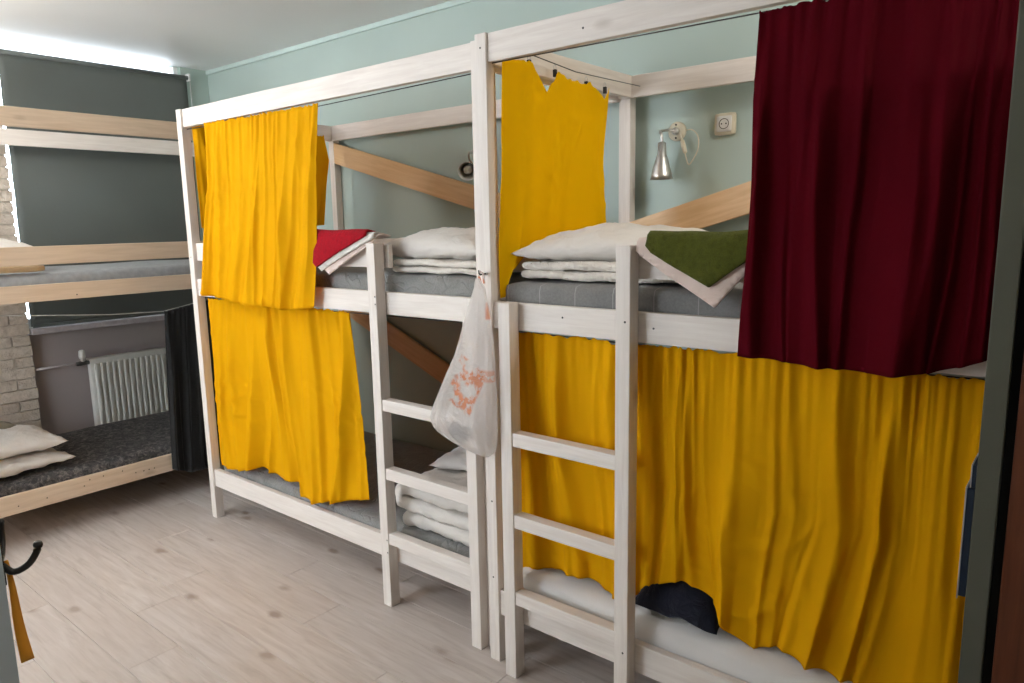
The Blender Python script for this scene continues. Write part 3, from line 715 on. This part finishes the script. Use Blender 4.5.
# green towel over folded linen (near bunk): polygons in unfolded x / length coordinates
gt = drape('towel', [(-.790, 1.422), (-.695, 1.492), (-.60, 1.56), (-.60, 1.74), (-.90, 1.74), (-.975, 1.60), (-.985, 1.527), (-.965, 1.508)], 1.545, 1.802, 0, GRN, .012, 3.)
tag(gt, 'folded green terry towel draped cornerwise over the near guard rail', 'towel')
gl = drape('folded_linen', [(-.779, 1.368), (-.690, 1.47), (-.60, 1.55), (-.60, 1.72), (-.90, 1.72), (-1.02, 1.60), (-1.022, 1.512), (-1.0, 1.495)], 1.528, 1.8165, 0, PINKW, .011, 3.)
tag(gl, 'pinkish white folded linen under the green towel', 'linen')
rt = drape('towel', [(-2.655, 1.580), (-2.600, 1.446), (-2.575, 1.428), (-2.262, 1.560), (-2.275, 1.64), (-2.45, 1.70), (-2.655, 1.70)], 1.562, 1.862, 0, RED, .009, 9.)
tag(rt, 'folded red terry towel draped over the guard rail beside the yellow curtain', 'towel')
r1 = drape('folded_linen', [(-2.655, 1.568), (-2.585, 1.432), (-2.555, 1.412), (-2.225, 1.550), (-2.24, 1.63), (-2.45, 1.69), (-2.655, 1.69)], 1.552, 1.872, 0, WHT, .007, 9.)
tag(r1, 'white folded linen directly under the red towel', 'linen')
r2 = drape('folded_linen', [(-2.64, 1.555), (-2.550, 1.42), (-2.512, 1.398), (-2.262, 1.520), (-2.205, 1.566), (-2.21, 1.62), (-2.45, 1.68), (-2.64, 1.68)], 1.544, 1.882, 0, PINKW, .007, 9.)
tag(r2, 'pinkish folded linen lowest in the pile under the red towel', 'linen')

# ------------------------------------------------------------------ plastic bag
def bag_mat():
    t = NT('milky_plastic_film'); tc = t.new('ShaderNodeTexCoord'); v = tc.outputs['Object']
    sp = t.new('ShaderNodeSeparateXYZ'); t.ln(v, sp.inputs[0]); X, Y, Z = sp.outputs
    def band(c, a, b, soft=.004):
        return t.math('MULTIPLY', t.new_mr(c, a-soft, a+soft), t.math('SUBTRACT', 1, t.new_mr(c, b-soft, b+soft)))
    def new_mr(c, a, b):
        o = t.new('ShaderNodeMapRange'); o.clamp = True; o.inputs[1].default_value = a; o.inputs[2].default_value = b; t.ln(c, o.inputs[0]); return o.outputs[0]
    t.new_mr = new_mr
    front = t.new_mr(Y, .012, -.004)
    # slanted frame for the print
    mp = t.new('ShaderNodeMapping'); mp.inputs['Rotation'].default_value = (0, R(-24), 0); t.ln(v, mp.inputs[0]); s2 = t.new('ShaderNodeSeparateXYZ'); t.ln(mp.outputs[0], s2.inputs[0])
    PX, _, PZ = s2.outputs
    n = t.noise(mp.outputs[0], 60, 2); glyph = t.new_mr(n, .44, .50)
    stro = t.noise(mp.outputs[0], 22, 2); blot = t.new_mr(stro, .42, .54)
    big = t.math('MULTIPLY', t.math('MULTIPLY', band(PX, -.065, .060), band(PZ, -.115, .060)), blot)
    big = t.math('MULTIPLY', big, t.math('MULTIPLY_ADD', glyph, .6, .4))
    bar = t.math('MULTIPLY', band(X, .066, .080), band(Z, .205, .262))
    small = t.math('MULTIPLY', t.math('MULTIPLY', band(X, .045, .115), band(Z, -.005, .035)), t.math('MULTIPLY', glyph, .55))
    pr = t.math('MULTIPLY', front, t.math('MAXIMUM', t.math('MAXIMUM', t.math('MULTIPLY', big, .95), t.math('MULTIPLY', bar, .9)), small))
    col = t.mix((.92, .87, .84), (.90, .24, .06), pr)
    wr = t.noise(v, 18, 5, .6, 2.0); nm = t.bump(wr, .35, .03)
    t.fin(col, .32, nm)
    trl = t.new('ShaderNodeBsdfTranslucent'); t.ln(col, trl.inputs[0]); t.ln(nm, trl.inputs[1]); tp = t.new('ShaderNodeBsdfTransparent')
    m1 = t.new('ShaderNodeMixShader'); m1.inputs[0].default_value = .45; t.ln(t.b.outputs[0], m1.inputs[1]); t.ln(trl.outputs[0], m1.inputs[2])
    m2 = t.new('ShaderNodeMixShader'); m2.inputs[0].default_value = .38; t.ln(m1.outputs[0], m2.inputs[1]); t.ln(tp.outputs[0], m2.inputs[2])
    t.ln(m2.outputs[0], t.out.inputs[0]); return t.m
prof = [(1.418, -1.600, -1.588, .005), (1.404, -1.604, -1.580, .008), (1.385, -1.608, -1.562, .010), (1.298, -1.648, -1.545, .014), (1.22, -1.676, -1.534, .018), (1.155, -1.702, -1.530, .023), (1.08, -1.745, -1.529, .030), (1.005, -1.785, -1.528, .037), (.95, -1.815, -1.528, .042), (.917, -1.826, -1.528, .045), (.893, -1.818, -1.528, .046), (.873, -1.796, -1.530, .045), (.855, -1.752, -1.532, .042), (.841, -1.712, -1.536, .036), (.824, -1.660, -1.548, .024), (.812, -1.622, -1.565, .010)]
V = []; F = []; seg = 56; yc = 1.772; nlev = 60
def pint(k):
    t = k*(len(prof)-1); i = min(int(t), len(prof)-2); t -= i
    return [a*(1-t)+b*t for a, b in zip(prof[i], prof[i+1])]
for L in range(nlev):
    z, xl, xr, hd = pint(L/(nlev-1)); cx, hw = (xl+xr)/2, (xr-xl)/2
    for k in range(seg):
        q = 2*math.pi*k/seg; c, s = math.cos(q), math.sin(q)
        wv = 1 + .22*nz(c*2.2, s*2.2, z*5) + (.30*abs(nz(q*5., z*1.2, 4.)) + .22*nz(c*7, s*7+z*3, 8.))*min(1, (1.42-z)*6)
        V.append((cx + hw*math.copysign(abs(c)**.8, c), yc + hd*math.copysign(abs(s)**.8, s)*wv, z + .006*nz(c*3, s*3, z*4.)))
for L in range(nlev-1):
    for k in range(seg): F.append((L*seg+k, L*seg+(k+1) % seg, (L+1)*seg+(k+1) % seg, (L+1)*seg+k))
F.append(tuple((nlev-1)*seg+k for k in range(seg)))
bag = mesh_obj('plastic_bag', V, F, bag_mat(), None, (-1.62, yc, 1.08))
tag(bag, 'milky plastic bag with orange print hanging between the two ladders', 'bag')
lp = tube('handle', [(-1.604, 1.800, 1.40), (-1.612, 1.800, 1.424), (-1.606, 1.802, 1.440), (-1.598, 1.806, 1.432), (-1.590, 1.800, 1.40)], .004, bag.data.materials[0], bag, 8)
pk = box('dark_packet', -1.715, -1.625, 1.734, 1.760, .870, .908, plain('dark_plum_card', (.03, .01, .015), .5, nscale=120, var=.7), None, .004, Matrix.Rotation(R(12), 4, 'Y'))
tag(pk, 'small dark packet inside the plastic bag', 'packet')
hk = thing('screw_hook', 'small steel screw hook in the post holding the plastic bag', 'hook', (-1.608, 1.831, 1.428))
tube('shank', [(-1.606, 1.832, 1.430), (-1.606, 1.812, 1.430), (-1.606, 1.800, 1.428), (-1.606, 1.793, 1.434), (-1.606, 1.793, 1.444)], .0028, DSTEEL, hk, 8)
lathe('collar', [(0, 0), (0, .007), (.003, .007), (.003, 0)], (-1.606, 1.831, 1.430), (0, -1, 0), STEEL, hk, 12)

# ------------------------------------------------------------------ wall lamps and socket
def lamp(label, base, joint, dirv, cable=True):
    L = thing('wall_lamp', label, 'lamp', base, 'wall reading lamps')
    b = Vector(base); j = Vector(joint); d = Vector(dirv).normalized()
    lathe('wall_plate', [(0, .040), (.010, .040), (.016, .034), (.018, 0)], b, (0, -1, 0), CREAM, L, 28)
    lathe('boss', [(.016, .016), (.030, .015), (.034, .008), (.034, 0)], b, (0, -1, 0), STEEL, L, 18)
    for s in (1, -1): lathe('plate_screw', [(.016, .004), (.020, .004), (.021, 0)], b+Vector((0, 0, .027*s)), (0, -1, 0), DSTEEL, L, 8)
    p0 = b+Vector((0, -.030, 0)); pts = spline([p0, p0+Vector((-.018, -.022, .004)), p0.lerp(j, .55) + Vector((-.022, -.020, .026)), j - d*.035 + Vector((-.004, 0, .0)), j], 22)
    tube('gooseneck', pts, .0055, STEEL, L, 10)
    cup = lathe('lamp_socket', [(-.004, .008), (0, .017), (.055, .019), (.060, .022)], j, d, STEEL, L, 24)
    sh = lathe('lamp_shade', [(.048, .019), (.060, .024), (.085, .031), (.130, .043), (.150, .047), (.150, .0445), (.085, .028), (.06, .020)], j, d, STEEL, L, 36)
    lathe('bulb', [(.060, .012), (.085, .020), (.110, .024), (.128, .016), (.134, 0)], j, d, plain('frosted_bulb', (.55, .50, .42), .3, bump=0), L, 18)
    if cable:
        e = b+Vector((.022, -.020, -.010))
        pts = spline([e, e+Vector((.016, -.012, -.035)), e+Vector((.030, -.015, -.085)), e+Vector((.045, -.018, -.128)), e+Vector((.058, -.018, -.126)), e+Vector((.085, -.012, -.075)), e+Vector((.082, -.006, -.02)), e+Vector((.045, .010, .012)), e+Vector((.0, .014, .008))], 44)
        cb = tube('cable', pts, .0028, CREAM, L, 7)
        s0 = e+Vector((.014, -.013, -.028)); s1 = e+Vector((.032, -.016, -.085))
        tube('switch', [s0, s0.lerp(s1, .08), s0.lerp(s1, .5), s0.lerp(s1, .92), s1], [.005, .009, .0105, .009, .005], CREAM, cb, 12)
    return L
lamp('silver wall reading lamp pointing down beside the socket, near bunk', (-1.442, 2.90, 1.966), (-1.463, 2.800, 1.915), (-.01, .02, -1))
lamp('silver reading lamp half hidden behind the tall middle post', (-2.545, 2.90, 1.962), (-2.565, 2.82, 1.895), (.50, -.70, -.25), False)
so = thing('wall_socket', 'cream wall socket next to the reading lamp', 'socket', (-1.225, 2.90, 1.975))
rbox('frame', -1.272, -1.182, 2.878, 2.8995, 1.932, 2.020, .010, CREAM, so, .02)
rbox('insert', -1.258, -1.196, 2.873, 2.880, 1.945, 2.007, .003, PVC, so, .02)
lathe('socket_well', [(0, .021), (.0008, .021), (.0008, .019), (-.002, .017), (-.002, 0)], (-1.227, 2.8728, 1.976), (0, -1, 0), BROWNP, so, 24)
for dx in (-.0095, .0095): lathe('pin_hole', [(0, .003), (.0012, .003), (.0012, 0)], (-1.227+dx, 2.8716, 1.976), (0, -1, 0), DARK, so, 8)

# ------------------------------------------------------------------ foreground pieces
wd = thing('wardrobe', 'tall wardrobe at the right edge with red-brown door and grey side panel', 'wardrobe', (.25, 1.45, 0))
box('side_panel', -.1125, -.084, 1.20, 1.72, 0, 2.35, GREYGR, wd, .002)
box('side_panel', .59, .618, 1.20, 1.72, 0, 2.35, GREYGR, wd, .002)
box('gap_strip', -.0838, -.0715, 1.222, 1.25, .03, 2.32, DARK, wd, 0)  # black strip standing in for the dark gap beside the door
box('door', -.0712, .588, 1.205, 1.228, .05, 2.30, REDW, wd, .002)
box('carcass', -.083, .589, 1.252, 1.715, .04, 2.34, GREYGR, wd, 0)
sg = thing('wall_card', 'blue card holder with white front fixed to the side of the wardrobe', 'card holder', (-.12, 1.22, 1.13))
box('holder', -.1225, -.1130, 1.203, 1.30, 1.030, 1.200, BLUEC, sg, .001)
box('card', -.1243, -.1227, 1.201, 1.302, 1.026, 1.202, WCARD, sg, 0)
box('small_holder', -.1180, -.1130, 1.203, 1.27, 1.2025, 1.236, BLUEC, sg, .001)
box('small_card', -.1196, -.1182, 1.201, 1.272, 1.2025, 1.237, WCARD, sg, 0)
cb = thing('cabinet', 'blue grey cabinet at the left edge of the picture', 'cabinet', (-1.35, -.03, 0))
box('body', -1.50, -1.205, -.45, .285, .03, 1.48, BLUEGR, cb, .002)  # height out of view chosen to shade the near lower curtain
box('door', -1.204, -1.187, -.445, .283, .06, 1.46, BLUEGR, cb, .002)
box('plinth', -1.48, -1.225, -.33, .265, 0, .03, BLKMET, cb, 0)
ch = thing('coat_hook', 'black double coat hook on the side of the blue grey cabinet', 'hook', (-1.22, .29, 1.10))
box('hook_plate', -1.237, -1.209, .2855, .290, 1.085, 1.175, BLKMET, ch, .002)
tube('prong', spline([(-1.215, .288, 1.115), (-1.210, .300, 1.102), (-1.205, .318, 1.108), (-1.202, .330, 1.125), (-1.200, .333, 1.140)], 16), [.005]*12+[.0055, .006, .007, .005], BLKMET, ch, 10)
tube('prong', spline([(-1.223, .288, 1.125), (-1.235, .293, 1.120), (-1.250, .300, 1.135), (-1.258, .303, 1.155), (-1.26, .303, 1.170)], 16), [.005]*12+[.0055, .006, .007, .005], BLKMET, ch, 10)
V = []; F = []
for j in range(13):
    v = j/12; wdt = .003+.012*v
    for s in (0, 1):
        V.append((-1.223+.012*v+.004*math.sin(v*7), .293+.002*s + (0 if s == 0 else wdt), 1.118-.160*v))
for j in range(12): F.append((j*2, j*2+1, j*2+3, j*2+2))
stp = mesh_obj('strap', V, F, ORANGE); solid(stp, .004); tag(stp, 'orange webbing strap hanging from the black coat hook', 'strap')
